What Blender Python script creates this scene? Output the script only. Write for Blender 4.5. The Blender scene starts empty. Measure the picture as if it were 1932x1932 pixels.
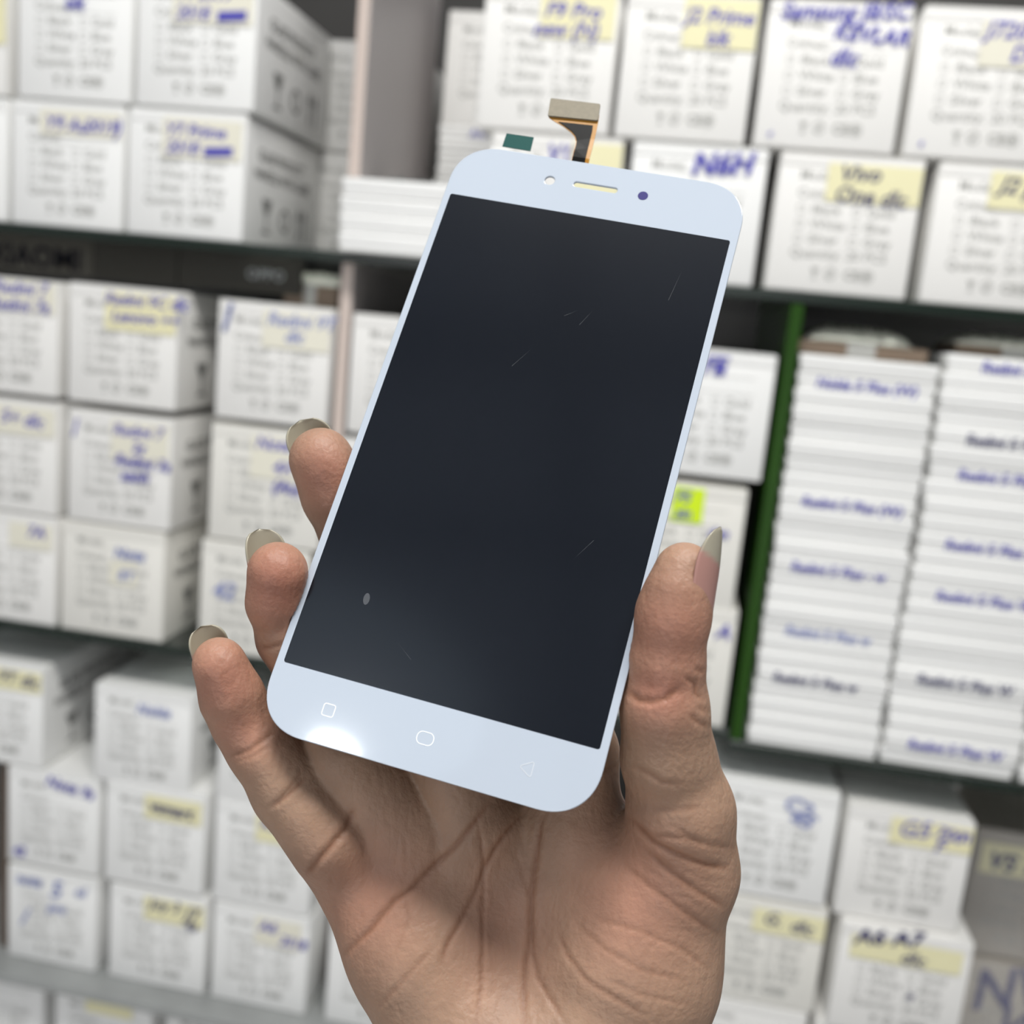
import bpy, bmesh, math, random
import numpy as np
from mathutils import Vector, Matrix
R_ = random.Random(7)
scene = bpy.context.scene
COL = scene.collection

# ------------------------------------------------------------------ camera model
YAW, PITCH, ROLL = (math.radians(v) for v in (8.81530974, 10.52307668, 5.4655658))
def cammat():
    a, b, g = YAW, PITCH, ROLL
    Ry = np.array([[math.cos(a), 0, math.sin(a)], [0, 1, 0], [-math.sin(a), 0, math.cos(a)]])
    Rx = np.array([[1, 0, 0], [0, math.cos(b), -math.sin(b)], [0, math.sin(b), math.cos(b)]])
    Rz = np.array([[math.cos(g), -math.sin(g), 0], [math.sin(g), math.cos(g), 0], [0, 0, 1]])
    return Rz @ Rx @ Ry
M = cammat()
EYE = np.array([0.0, -0.95, 1.35])
def to_world(P):
    """points (n,3) in metres, x right / y down / z ahead of the eye -> world"""
    w = np.atleast_2d(P) @ M
    return np.stack([w[:, 0], w[:, 2], -w[:, 1]], 1) + EYE
def dir_world(d):
    w = np.asarray(d, float) @ M
    return np.array([w[0], w[2], -w[1]])

# ------------------------------------------------------------------ materials
def mat(name, color, rough=0.6, metal=0.0, spec=0.5, **kw):
    m = bpy.data.materials.new(name); m.use_nodes = True
    b = m.node_tree.nodes['Principled BSDF']
    b.inputs['Base Color'].default_value = (*color, 1)
    b.inputs['Roughness'].default_value = rough
    b.inputs['Metallic'].default_value = metal
    b.inputs['Specular IOR Level'].default_value = spec
    for k, v in kw.items():
        b.inputs[k.replace('_', ' ')].default_value = v
    return m
def mottled(m, scale, amt, bump=0.0, bscale=None, bdist=0.0002):
    """slight procedural variation of base colour and a fine bump"""
    nt = m.node_tree; b = nt.nodes['Principled BSDF']
    tc = nt.nodes.new('ShaderNodeTexCoord')
    n = nt.nodes.new('ShaderNodeTexNoise'); n.inputs['Scale'].default_value = scale; n.inputs['Detail'].default_value = 4
    nt.links.new(tc.outputs['Object'], n.inputs['Vector'])
    mix = nt.nodes.new('ShaderNodeMix'); mix.data_type = 'RGBA'
    c = b.inputs['Base Color'].default_value[:]
    mix.inputs[6].default_value = tuple(x * (1 - amt) for x in c[:3]) + (1,)
    mix.inputs[7].default_value = tuple(min(1, x * (1 + amt)) for x in c[:3]) + (1,)
    nt.links.new(n.outputs['Fac'], mix.inputs[0]); nt.links.new(mix.outputs[2], b.inputs['Base Color'])
    if bump:
        n2 = nt.nodes.new('ShaderNodeTexNoise'); n2.inputs['Scale'].default_value = bscale or scale * 6
        nt.links.new(tc.outputs['Object'], n2.inputs['Vector'])
        bp = nt.nodes.new('ShaderNodeBump'); bp.inputs['Strength'].default_value = bump; bp.inputs['Distance'].default_value = bdist
        nt.links.new(n2.outputs['Fac'], bp.inputs['Height']); nt.links.new(bp.outputs['Normal'], b.inputs['Normal'])
    return m
CARD = mottled(mat('white_card', (.80, .79, .765), .5, spec=.35), 14, .025, .15, 300)
CARD_W = mottled(mat('white_gloss_lifted_card', (.83, .83, .815), .42, spec=.4), 14, .02, .12, 300)  # lower-bay cartons take this lighter card to offset the falloff of light
CARD_C = mottled(mat('cream_card', (.77, .755, .705), .5, spec=.35), 14, .03, .15, 300)
PRINT = mat('grey_print', (.36, .36, .34), .6)
PRINT_D = mat('dark_grey_print', (.17, .17, .165), .6)
INK = mat('blue_ballpoint', (.075, .07, .40), .5)
INK_L = mat('pale_blue_ballpoint', (.20, .24, .50), .5)
INK_D = mat('dark_ballpoint', (.035, .035, .13), .5)
STICK = mottled(mat('pale_yellow_sticker', (.78, .74, .47), .45), 20, .05)
TAPE = mottled(mat('yellowed_clear_tape', (.76, .735, .62), .3), 20, .04)
NEON = mat('neon_yellow_sticker', (.62, .83, .0), .5)
LAMIN = mottled(mat('beige_laminate', (.56, .47, .42), .5), 6, .05)
LAMING = mottled(mat('grey_laminate', (.36, .33, .325), .45), 5, .06)
DARKP = mottled(mat('dark_back_panel', (.035, .032, .028), .35), 6, .3)
STRIP = mottled(mat('dark_header_strip', (.030, .028, .022), .45, spec=.2), 10, .2)
SLETTER = mat('navy_letter', (.0015, .0015, .006), .5, spec=.1)
STRIPW = mottled(mat('lighter_header_strip', (.058, .054, .044), .5, spec=.2), 10, .2)  # lighter tone for the strip behind the navy letters
SLETTER2 = mat('grey_letter', (.22, .23, .23), .4)
GGLASS = mat('green_tinted_glass', (.80, .87, .83), .03, Transmission_Weight=1.0, IOR=1.5)
GEDGE = mat('dark_green_glass_edge', (.004, .012, .007), .25)
GREEN = mottled(mat('green_glass_divider', (.014, .055, .002), .3, spec=.2), 9, .3)
GREYM = mottled(mat('grey_shelf_front', (.30, .31, .305), .35), 25, .25)
BROWN_SHADE = mottled(mat('brown_and_shade_board', (.10, .07, .05), .5), 8, .2)
REFL_FOIL = mat('reflection_foil', (.88, .86, .76), .25, .35)
FILM = mat('clear_plastic_film', (.95, .95, .95), .12, Alpha=.13)
SHADECARD = mottled(mat('shaded_grey_card', (.40, .365, .32), .5), 12, .08)  # card darkened to carry the shade on the recessed wrapped cartons
BEZEL = mat('white_cover_glass', (.435, .485, .555), .10, Coat_Weight=1.0, Coat_Roughness=.045, spec=.3)
EDGE = mat('polished_glass_edge', (.80, .86, .93), .08)
SCREEN = mat('black_display', (.005, .0065, .010), .15, spec=.5)
BACKL = mat('backlight_metal', (.45, .46, .47), .35, .6)
KEYM = mat('silver_key_print', (.86, .88, .90), .25)
KEYG = mat('grey_key_print', (.55, .58, .62), .4)
LENS = mat('purple_camera_window', (.045, .04, .16), .15)
AMBER = mat('amber_flex_film', (.36, .165, .015), .35, spec=.3)
BLKF = mat('black_flex_film', (.004, .004, .004), .38, spec=.08)
TAUPE = mottled(mat('taupe_stiffener', (.21, .185, .135), .5, spec=.2), 900, .15)
TEAL = mat('teal_pull_tab', (.003, .060, .053), .5, spec=.12)
CLEAR = mat('clear_tab_film', (.9, .93, .92), .15, Alpha=.06)
SMUDGE = mat('grey_smudge', (.055, .06, .07), .6)
SCRATCH = mat('fine_scratch', (.055, .06, .068), .6)
WALL = mottled(mat('grey_wall_paint', (.50, .51, .53), .8), 3, .05)
CEIL = mottled(mat('ceiling_paint', (.50, .55, .64), .8), 2, .08)
FLOORM = mottled(mat('grey_floor_tile', (.60, .59, .57), .4), 4, .1)
TRIMM = mat('grey_cable_trunking', (.22, .24, .28), .6)

# ------------------------------------------------------------------ mesh helpers
def link(name, me, m=None, parent=None, loc=(0, 0, 0), rot=(0, 0, 0)):
    o = bpy.data.objects.new(name, me); COL.objects.link(o)
    if m is not None and not me.materials:
        for x in (m if isinstance(m, (list, tuple)) else [m]): me.materials.append(x)
    o.location = loc; o.rotation_euler = rot
    if parent is not None: o.parent = parent
    return o
def tag(o, label=None, cat=None, group=None, kind=None):
    for k, v in (('label', label), ('category', cat), ('group', group), ('kind', kind)):
        if v: o[k] = v
    return o
def from_bm(name, bm, smooth=False):
    me = bpy.data.meshes.new(name); bm.normal_update(); bm.to_mesh(me); bm.free()
    if smooth:
        for p in me.polygons: p.use_smooth = True
    return me
def box_bm(x0, x1, y0, y1, z0, z1, bev=0.0, seg=2, bm=None):
    b = bmesh.new()
    vs = [b.verts.new((x, y, z)) for x in (x0, x1) for y in (y0, y1) for z in (z0, z1)]
    for f in ((0, 1, 3, 2), (4, 6, 7, 5), (0, 4, 5, 1), (2, 3, 7, 6), (0, 2, 6, 4), (1, 5, 7, 3)):
        b.faces.new([vs[i] for i in f])
    if bev: bmesh.ops.bevel(b, geom=list(b.edges), offset=bev, segments=seg, affect='EDGES', profile=.5)
    bmesh.ops.recalc_face_normals(b, faces=list(b.faces))
    if bm is None: return b
    me = bpy.data.meshes.new('tmp'); b.to_mesh(me); b.free(); bm.from_mesh(me); bpy.data.meshes.remove(me)
    return bm
def box(name, x0, x1, y0, y1, z0, z1, m, parent=None, bev=0.0):
    return link(name, from_bm(name, box_bm(x0, x1, y0, y1, z0, z1, bev)), m, parent)

FONTS = {}
def text_mesh(items):
    """items: (string, x, z, size, shear, weight, rot) -> one flat mesh in the XZ plane facing -Y"""
    out = bmesh.new()
    for n_, (s, x, z, size, shear, wt, rot) in enumerate(items):
        c = bpy.data.curves.new('t', 'FONT'); c.body = s; c.size = size; c.shear = shear; c.offset = wt; c.resolution_u = 2
        o = bpy.data.objects.new('t', c); COL.objects.link(o)
        bpy.context.view_layer.update()
        me = bpy.data.meshes.new_from_object(o.evaluated_get(bpy.context.evaluated_depsgraph_get()))
        cs, sn = math.cos(rot), math.sin(rot)
        for v in me.vertices:
            a, b = v.co.x, v.co.y
            v.co = (x + a * cs - b * sn, -.00006 * n_ if len(items) < 9 else 0, z + a * sn + b * cs)
        out.from_mesh(me)
        bpy.data.objects.remove(o); bpy.data.curves.remove(c); bpy.data.meshes.remove(me)
    return out
def quad(bm, pts):
    f = bm.faces.new([bm.verts.new(p) for p in pts]); return f
def frame_xz(bm, x, z, w, h, t):
    for a, b, c, d in ((x, x + w, z, z + t), (x, x + w, z + h - t, z + h), (x, x + t, z, z + h), (x + w - t, x + w, z, z + h)):
        quad(bm, [(a, 0, c), (b, 0, c), (b, 0, d), (a, 0, d)])
def ring_xz(bm, cx, cz, r, t, n=20, a0=0, a1=2 * math.pi):
    for i in range(n):
        a, b = a0 + (a1 - a0) * i / n, a0 + (a1 - a0) * (i + 1) / n
        quad(bm, [(cx + r * math.cos(a), 0, cz + r * math.sin(a)), (cx + r * math.cos(b), 0, cz + r * math.sin(b)),
                  (cx + (r - t) * math.cos(b), 0, cz + (r - t) * math.sin(b)), (cx + (r - t) * math.cos(a), 0, cz + (r - t) * math.sin(a))])

# ------------------------------------------------------------------ room
def struct(name, *a, **k): return tag(box(name, *a, **k), kind='structure')
struct('floor', -2.4, 2.4, -3.6, .6, -.08, 0, FLOORM)
struct('ceiling', -2.4, 2.4, -3.6, .6, 2.7, 2.78, CEIL)
struct('wall_back', -2.4, 2.4, .52, .6, 0, 2.7, WALL)
struct('wall_front', -2.4, 2.4, -3.6, -3.52, 0, 2.7, WALL)
struct('wall_left', -2.4, -2.32, -3.52, .52, 0, 2.7, WALL)
struct('wall_right', 2.32, 2.4, -3.52, .52, 0, 2.7, WALL)
struct('trim_1', -.30, -.24, -3.5, -.9, 2.672, 2.7, TRIMM)
struct('trim_2', -2.3, 2.3, -1.66, -1.56, 2.678, 2.7, TRIMM)
struct('trim_3', -2.3, 2.3, -2.12, -2.06, 2.678, 2.7, TRIMM)

# ------------------------------------------------------------------ shelving
SH = bpy.data.objects.new('shelving_unit', None); COL.objects.link(SH); SH.location = (0, .25, 0)
tag(SH, 'glass display shelving with beige upright panels, packed with white cartons', 'shelving')
def sp(name, x0, x1, y0, y1, z0, z1, m, bev=0.0):
    o = box(name, x0, x1, y0 - .25, y1 - .25, z0, z1, m, SH, bev); return o
def glass_shelf(x0, x1, z0, z1, y0=-.004, y1=.45, edge=None):
    me = from_bm('glass_shelf', box_bm(x0, x1, y0 - .25, y1 - .25, z0, z1, .0008, 1))
    o = link('glass_shelf', me, [GGLASS, edge or GEDGE], SH)
    for p in me.polygons:
        if abs(p.normal.y) > .6: p.material_index = 1
    return o
S1, S2L, S2R, S3, S4 = 1.3985, .9875, .9785, .5915, .452
glass_shelf(-1.30, .95, S1 - .009, S1)
glass_shelf(-1.30, .0815, S2L - .009, S2L)
glass_shelf(.0825, .95, S2R - .009, S2R)
sp('grey_shelf', -1.30, .95, -.032, .45, S3 - .010, S3, GREYM, .0008)
glass_shelf(-1.30, .95, S4 - .009, S4)
sp('back_panel', -1.30, .95, .452, .47, .05, 1.80, DARKP)
def upright(x0, x1, y0, y1, z0, z1, mf, ms):
    me = from_bm('upright_panel', box_bm(x0, x1, y0 - .25, y1 - .25, z0, z1, .0006, 1))
    o = link('upright_panel', me, [mf, ms], SH)
    for p in me.polygons:
        if abs(p.normal.x) > .6: p.material_index = 1
upright(-.3335, -.3215, .006, .25, S1 + .0690, 1.80, LAMIN, LAMING)
upright(-.3335, -.3215, .006, .25, S2L + .0005, S1 - .0095, LAMIN, LAMING)
upright(-.318, -.306, .055, .45, S3 + .0005, S2L - .0095, BROWN_SHADE, BROWN_SHADE)  # recessed divider; its dark board colour carries the shade of the gap
upright(-.694, -.683, .012, .45, S3 + .0005, S3 + .2290, BROWN_SHADE, BROWN_SHADE)
upright(-1.312, -1.3005, 0, .47, 0, 1.80, LAMIN, LAMING)
upright(.9505, .962, 0, .47, 0, 1.80, LAMIN, LAMING)
sp('base_board', -1.30, .95, .03, .45, 0, .05, LAMING)
o = sp('green_divider', .0835, .0945, -.002, .45, S2R + .0005, S1 - .0095, GREEN, .0008); o['label'] = 'dark green glass divider'
sp('step_board', .10, .352, .205, .45, .8665, .874, GREYM)
def strip(x0, x1, lett=None, lm=None, y=.022):
    o = sp('header_strip', x0, x1, y, y + .003, 1.3545, S1 - .0095, STRIPW if lm is SLETTER else STRIP)
    if lett:
        me = from_bm('strip_lettering', text_mesh(lett)); l = link('strip_lettering', me, lm, o, (0, y - .25 - .0006, 0))
strip(-.80, -.600, [('XIAOMI', -.7165, 1.3585, .0300, 0, .0005, 0)], SLETTER)
strip(-.599, -.509, None, None)
strip(-.5075, -.379, [('OPPO', -.436, 1.3665, .0150, 0, .0003, 0)], SLETTER2)

# ------------------------------------------------------------------ cartons
CW, CH, CD = .1175, .1165, .193
def carton_mesh(m):
    bm = box_bm(-CW / 2, CW / 2, 0, CD, 0, CH, .0016, 2)
    me = from_bm('storage_carton', bm, True); me.materials.append(m)
    return me
CARTONS = {'w': carton_mesh(CARD), 'g': carton_mesh(CARD_W), 'c': carton_mesh(CARD_C), 'd': carton_mesh(SHADECARD)}
def flap_mesh(m):
    bm = box_bm(-CW / 2 + .0012, CW / 2 - .0012, -.0009, .0002, CH - .0105, CH - .0012, .0004, 1)
    box_bm(-CW / 2 + .0018, CW / 2 - .0018, -.0004, CD * .6, CH - .0004, CH + .0007, .0003, 1, bm)
    me = from_bm('tuck_flap', bm); me.materials.append(m); return me
FLAPS = {k: flap_mesh(v.materials[0]) for k, v in CARTONS.items()}
def U(u): return (u - .5) * CW
def Vv(v): return (1 - v) * CH
def print_mesh():
    L = [('Model:', U(.15), Vv(.185), .0112, 0, .00009, 0), ('Colour:', U(.15), Vv(.315), .0112, 0, .00009, 0)]
    rows = (('Black', 'Gold'), ('White', 'Blue'), ('Silver', 'Grey'))
    for i, (a, b) in enumerate(rows):
        v = .425 + i * .107
        L += [(a, U(.265), Vv(v), .0112, 0, .00009, 0), (b, U(.65), Vv(v), .0112, 0, .00009, 0)]
    L += [('Quantity:', U(.15), Vv(.745), .0112, 0, .00009, 0), ('20 PCS', U(.55), Vv(.745), .0112, 0, .00009, 0),
          ('CE', U(.55), Vv(.885), .0115, 0, .0004, 0)]
    bm = text_mesh(L)
    for i in range(3):
        v = .425 + i * .107
        frame_xz(bm, U(.165), Vv(v), .0066, .0066, .0006); frame_xz(bm, U(.55), Vv(v), .0066, .0066, .0006)
    for a, b, v in ((.36, .86, .195), (.36, .86, .325)):
        quad(bm, [(U(a), 0, Vv(v)), (U(b), 0, Vv(v)), (U(b), 0, Vv(v) + .0004), (U(a), 0, Vv(v) + .0004)])
    # four handling marks in a row: goblet, no-stacking ring, CE, ring
    z = Vv(.852)
    x = U(.345)
    quad(bm, [(x - .0034, 0, z + .0042), (x - .0014, 0, z - .0004), (x + .0014, 0, z - .0004), (x + .0034, 0, z + .0042)][::-1])
    quad(bm, [(x - .0006, 0, z - .0004), (x - .0006, 0, z - .0042), (x + .0006, 0, z - .0042), (x + .0006, 0, z - .0004)])
    quad(bm, [(x - .0026, 0, z - .0050), (x + .0026, 0, z - .0050), (x + .0026, 0, z - .0041), (x - .0026, 0, z - .0041)])
    ring_xz(bm, U(.455), z, .0049, .0012)
    quad(bm, [(U(.455) - .0026, 0, z - .0026), (U(.455) - .0016, 0, z - .0032), (U(.455) + .0030, 0, z + .0026), (U(.455) + .0020, 0, z + .0032)])
    ring_xz(bm, U(.715), z, .0052, .0011)
    ring_xz(bm, U(.715), z, .0028, .0026, 12)
    me = from_bm('printed_label', bm); me.materials.append(PRINT)
    return me
PRINTED = print_mesh()
def side_mesh():
    L = [('GLASS PRODUCT', .030, Vv(.30), .0150, 0, .0004, 0), ('HANDLE WITH CARE', .022, Vv(.45), .0150, 0, .0004, 0)]
    bm = text_mesh(L)
    z = Vv(.74)
    for x in (.055,):
        quad(bm, [(x - .012, 0, z + .016), (x - .005, 0, z + .002), (x + .005, 0, z + .002), (x + .012, 0, z + .016)][::-1])
        quad(bm, [(x - .0015, 0, z + .002), (x - .0015, 0, z - .014), (x + .0015, 0, z - .014), (x + .0015, 0, z + .002)])
        quad(bm, [(x - .009, 0, z - .017), (x + .009, 0, z - .017), (x + .009, 0, z - .014), (x - .009, 0, z - .014)])
    ring_xz(bm, .102, z, .012, .004)
    for x in (.140, .156):
        quad(bm, [(x - .002, 0, z - .016), (x + .002, 0, z - .016), (x + .002, 0, z + .008), (x - .002, 0, z + .008)])
        quad(bm, [(x - .007, 0, z + .006), (x + .007, 0, z + .006), (x + .001, 0, z + .017), (x - .001, 0, z + .017)])
    me = from_bm('side_print', bm); me.materials.append(PRINT_D)
    return me
SIDEP = side_mesh()

INKS = {'b': INK, 'l': INK_L, 'd': INK_D}
def carton(x, y, z, label, look='w', notes=(), ink='b', sticker=None, smat=None, side=False, sx=1.0, sz=1.0, rz=0.0,
           printed=True, group='white cartons on the shelves', scrib=None, dy=1.0):
    o = link('storage_carton', CARTONS[look], None, None, (x, y, z), (0, 0, rz)); o.scale = (sx, dy, sz)
    tag(o, label, 'box', group)
    link('tuck_flap', FLAPS[look], None, o)
    if printed: link('printed_label', PRINTED, None, o, (0, -.0004, 0))
    if side: link('side_print', SIDEP, None, o, (CW / 2 + .0003, 0, 0), (0, 0, math.pi / 2))
    if sticker:
        for s in (sticker if isinstance(sticker[0], tuple) else (sticker,)):
            u0, v0, u1, v1 = s
            bm = box_bm(U(u0), U(u1), -.0014, -.0009, Vv(v1), Vv(v0), .0001, 1)
            link('sticker', from_bm('sticker', bm), smat or STICK, o)
    marks = [n for n in notes if n[0] in ('c', '|', 'o', '/') or n[2] > .8]
    notes = [n for n in notes if n not in marks]
    for t, u, v, s, rr_ in marks:
        link('pen_mark', from_bm('pen_mark', text_mesh([(t, U(u), Vv(v), s, .25, .0004, math.radians(rr_))])), INKS[ink], o, (0, -.0017, 0))
    if notes:
        bm = text_mesh([(t, U(u), Vv(v), s, .25, .00042 if s > .009 else .0003, math.radians(r)) for t, u, v, s, r in notes])
        if scrib:
            for u0, v0, u1, v1 in scrib:
                for k in range(7):
                    vv = v0 + (v1 - v0) * k / 6
                    yk = -.0004 - .00006 * k; quad(bm, [(U(u0), yk, Vv(vv + .012)), (U(u1), yk, Vv(vv - .006)), (U(u1), yk, Vv(vv - .016)), (U(u0), yk, Vv(vv))])
        link('handwriting', from_bm('handwriting', bm), INKS[ink], o, (0, -.0017, 0))
    return o
def mid(a, b): return (a + b) / 2
E9 = .0005
z0, z1 = S1 + E9, S1 + .1200
# --- upper left bay
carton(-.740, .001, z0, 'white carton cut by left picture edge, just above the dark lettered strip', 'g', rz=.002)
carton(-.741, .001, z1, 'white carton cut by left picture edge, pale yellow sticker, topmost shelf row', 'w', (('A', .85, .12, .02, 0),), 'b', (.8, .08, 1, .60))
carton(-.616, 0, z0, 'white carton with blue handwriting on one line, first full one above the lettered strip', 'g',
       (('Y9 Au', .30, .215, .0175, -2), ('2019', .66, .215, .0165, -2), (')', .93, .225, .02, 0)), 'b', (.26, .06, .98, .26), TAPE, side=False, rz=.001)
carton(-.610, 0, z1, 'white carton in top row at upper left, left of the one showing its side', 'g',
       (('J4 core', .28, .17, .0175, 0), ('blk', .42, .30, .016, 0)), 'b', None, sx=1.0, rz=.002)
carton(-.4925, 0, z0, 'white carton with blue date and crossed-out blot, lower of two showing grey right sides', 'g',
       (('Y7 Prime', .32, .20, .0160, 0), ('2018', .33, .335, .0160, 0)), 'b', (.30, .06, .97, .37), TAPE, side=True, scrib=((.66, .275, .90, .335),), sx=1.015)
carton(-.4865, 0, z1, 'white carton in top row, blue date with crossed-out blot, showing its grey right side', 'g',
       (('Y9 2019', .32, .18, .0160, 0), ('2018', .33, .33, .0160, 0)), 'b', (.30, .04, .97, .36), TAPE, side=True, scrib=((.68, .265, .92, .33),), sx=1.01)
# second row behind the corner
carton(-.394, .203, z0, 'carton half hidden in the dim second row, lower one, left of the beige upright panel', 'w',
       (('A10s', .60, .16, .017, 0), ('blk', .72, .30, .016, 0)), 'b', (.45, .05, .98, .33), TAPE)
carton(-.394, .203, z1, 'carton half hidden in the dim second row, upper one, left of the beige upright panel', 'w',
       (('J730', .60, .26, .017, 0), ('pro', .72, .38, .016, 0)), 'b', (.45, .05, .98, .22))
# --- upper right bay
carton(-.1545, 0, z1, 'white carton with yellow-taped blue note, directly above the gold flex connector', 'w',
       (('F9 Pro', .45, .20, .018, 0), ('new (N)', .38, .325, .0165, 0)), 'b', (.42, -.0, .97, .34), sx=1.02, sz=1.02)
carton(-.0325, 0, z1, 'white carton in top row with yellow sticker, second to the right of the flex connector', 'w',
       (('J2 Prime', .45, .19, .0175, 0), ('blk', .62, .335, .0170, 0)), 'b', (.44, .02, .99, .36), sx=.965, sz=1.02)
carton(.0905, 0, z1, 'white carton in top row covered by three lines of blue writing', 'w',
       (('Samsung J8/SC', .08, .13, .0175, 2), ('KEVLAR', .46, .245, .0175, -3), ('dlc', .46, .42, .019, -2), ('c', .10, .93, .007, 0)), 'b', None, sx=1.0, sz=1.02)
carton(.2165, 0, z1, 'white carton in the top row cut by the right picture edge', 'w',
       (('J720', .42, .19, .018, 0), ('Den', .60, .34, .018, 0), ('c', .10, .93, .007, 0)), 'b', (.40, .08, .98, .38), TAPE, sx=1.02, sz=1.02)
carton(-.1385, 0, z0, 'white carton right behind the black flex cable and green tab', 'w',
       (('V17', .42, .19, .021, 0),), 'b', (.62, .04, 1, .5), sx=1.01)
carton(-.0115, 0, z0, 'white carton with scrawled purple-blue writing behind the top right of the phone screen', 'g',
       (('N6H', .44, .215, .026, 4), ('N6H', .452, .215, .026, 4)), 'b', None, sx=1.0)
carton(.1175, 0, z0, 'white carton with two-line dark blue note on yellow sticker, lowest row above green divider', 'w',
       (('Vivo', .42, .185, .0185, 2), ('One dlc', .40, .325, .0180, -2)), 'd', (.34, .06, .99, .33), sx=1.02)
carton(.2475, 0, z0, 'white carton cut by right picture edge, yellow sticker, standing on the green-edged glass shelf', 'w',
       (('J2 pr', .42, .18, .019, -6),), 'd', (.36, .04, .99, .30), sx=1.0)
# behind it: a second row of flat boxes carrying one carton
BX = -.2415
# --- middle left bay
a0, a1, a2 = S2L + E9, S2L + .1195, S2L + .2425
carton(-.6815, 0, a0, 'white carton at left picture edge with short blue note, bottom of the middle shelf', 'w', (('7A', .72, .19, .018, 0),), 'b', (.55, .07, .97, .30), TAPE)
carton(-.6815, 0, a1, 'white carton at left picture edge with slanted blue note, centre of the middle shelf', 'w', (('5+ dlc', .46, .20, .019, -4),), 'b', (.40, .05, .98, .30), TAPE)
carton(-.6825, 0, a2, 'white carton at left picture edge under the lettered strip, two-line blue note', 'w',
       (('Redmi 7', .40, .125, .0175, 0), ('Redmi 7a', .36, .27, .0175, 0)), 'b', (.34, .02, .98, .28), TAPE, sz=.985)
carton(-.5585, 0, a0, 'plain white carton with faint short note, bottom of middle shelf, grey side lit', 'c',
       (('Note', .52, .27, .016, 0), ('8T', .56, .47, .016, 0)), 'l', (.48, .30, .74, .52), TAPE, side=True, sx=.975)
carton(-.5535, 0, a1, 'white carton with four lines of blue writing, middle of its three-high stack', 'w',
       (('Redmi 7', .44, .18, .0165, 0), ('2z', .62, .325, .0165, 0), ('Redmi 7a', .46, .44, .0165, -2), ('xanh', .52, .58, .0165, 0), ('|', .04, .2, .02, 0)), 'b', (.42, .05, .97, .40), TAPE, side=True, sx=.96, sz=.98)
carton(-.5535, 0, a2, 'white carton with two-line blue note on yellow, top of stack under the dark strip', 'w',
       (('Redmi 9C dlc', .34, .145, .0160, 0), ('Lenovo ++', .40, .285, .0160, 0)), 'b', (.34, .04, .99, .36), None, side=True, sx=.99)
carton(-.4035, 0, a0, 'white carton behind the ring fingertip, pale blue writing, bottom of middle shelf', 'c',
       (('Mi 8', .62, .30, .018, 0), ('42', .12, .50, .024, 0)), 'l', None, sx=.98)
carton(-.3965, 0, a1, 'white carton with three-line blue note just left of the uppermost fingernail', 'c',
       (('Note 5', .40, .17, .0175, 0), ('4X', .56, .36, .017, 0), ('(Au)', .56, .52, .017, 0), ('bb', .84, .17, .018, 0)), 'b', (.36, .06, .99, .42), TAPE, sx=1.0)
carton(-.3955, 0, a2, 'white carton with faded pale writing and a blue tick, top of stack beside beige upright', 'w',
       (('Redmi 9T', .44, .17, .0175, 0), ('dlc', .60, .30, .0165, 0), ('|', .035, .20, .03, 0), ('|', .05, .20, .03, 0)), 'l', (.40, .05, .99, .36), TAPE, sx=.98, sz=.98)
carton(-.2585, 0, a2, 'white carton partly hidden behind the left edge of the phone screen, right of beige upright', 'w', sx=1.0, sz=.97)
carton(-.2600, 0, a0, 'white carton at the foot of the stack just right of the beige upright panel', 'w', sx=1.0)
carton(-.2615, 0, a1, 'white carton nearly hidden behind the middle of the phone screen edge, above the top fingertip', 'w', sx=1.0)
carton(.0195, 0, a2 - .003, 'white carton with round blue scrawl, right of phone screen, left of green divider', 'g',
       (('Fa', .44, .185, .024, 0), ('F', .52, .185, .024, 0)), 'b', None, sx=1.0, sz=.98)
carton(.0125, 0, a1 - .005, 'white carton with neon yellow label beside the thumb tip', 'c',
       (('F5', .42, .15, .015, 0), ('zin', .43, .28, .014, 0), ('den', .72, .40, .013, 0)), 'b', (.40, .03, .66, .31), NEON, sx=.96)
carton(.0165, 0, a0, 'white carton at the bottom of the stack behind the thumb knuckle', 'c', (('A', .84, .24, .02, 0),), 'b', None, sx=1.0)
# --- lower left bay
b0, b1, b2 = S3 + E9, S3 + .1175, S3 + .2325
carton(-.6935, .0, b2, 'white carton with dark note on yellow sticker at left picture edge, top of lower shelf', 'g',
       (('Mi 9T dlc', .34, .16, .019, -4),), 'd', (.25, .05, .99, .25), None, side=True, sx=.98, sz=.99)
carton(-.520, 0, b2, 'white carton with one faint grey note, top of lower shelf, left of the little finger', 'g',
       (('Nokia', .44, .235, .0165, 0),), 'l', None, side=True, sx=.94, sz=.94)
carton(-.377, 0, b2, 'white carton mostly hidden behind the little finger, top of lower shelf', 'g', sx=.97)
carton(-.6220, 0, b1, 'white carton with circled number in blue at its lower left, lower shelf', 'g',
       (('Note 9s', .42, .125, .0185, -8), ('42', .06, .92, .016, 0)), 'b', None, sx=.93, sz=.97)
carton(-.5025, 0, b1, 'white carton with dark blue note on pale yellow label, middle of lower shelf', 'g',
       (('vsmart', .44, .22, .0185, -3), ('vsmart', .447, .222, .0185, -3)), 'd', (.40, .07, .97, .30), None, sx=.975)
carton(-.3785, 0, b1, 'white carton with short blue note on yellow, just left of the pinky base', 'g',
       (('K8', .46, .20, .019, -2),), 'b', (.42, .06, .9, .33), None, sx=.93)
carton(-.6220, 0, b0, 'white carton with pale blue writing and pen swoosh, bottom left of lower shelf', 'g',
       (('note', .10, .18, .018, 0), ('5', .48, .26, .03, 0), ('pro', .46, .42, .016, 0), ('/', .15, .62, .03, 0), ('oi', .76, .20, .018, 0)), 'l', None, sx=.92, sz=.97)
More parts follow.
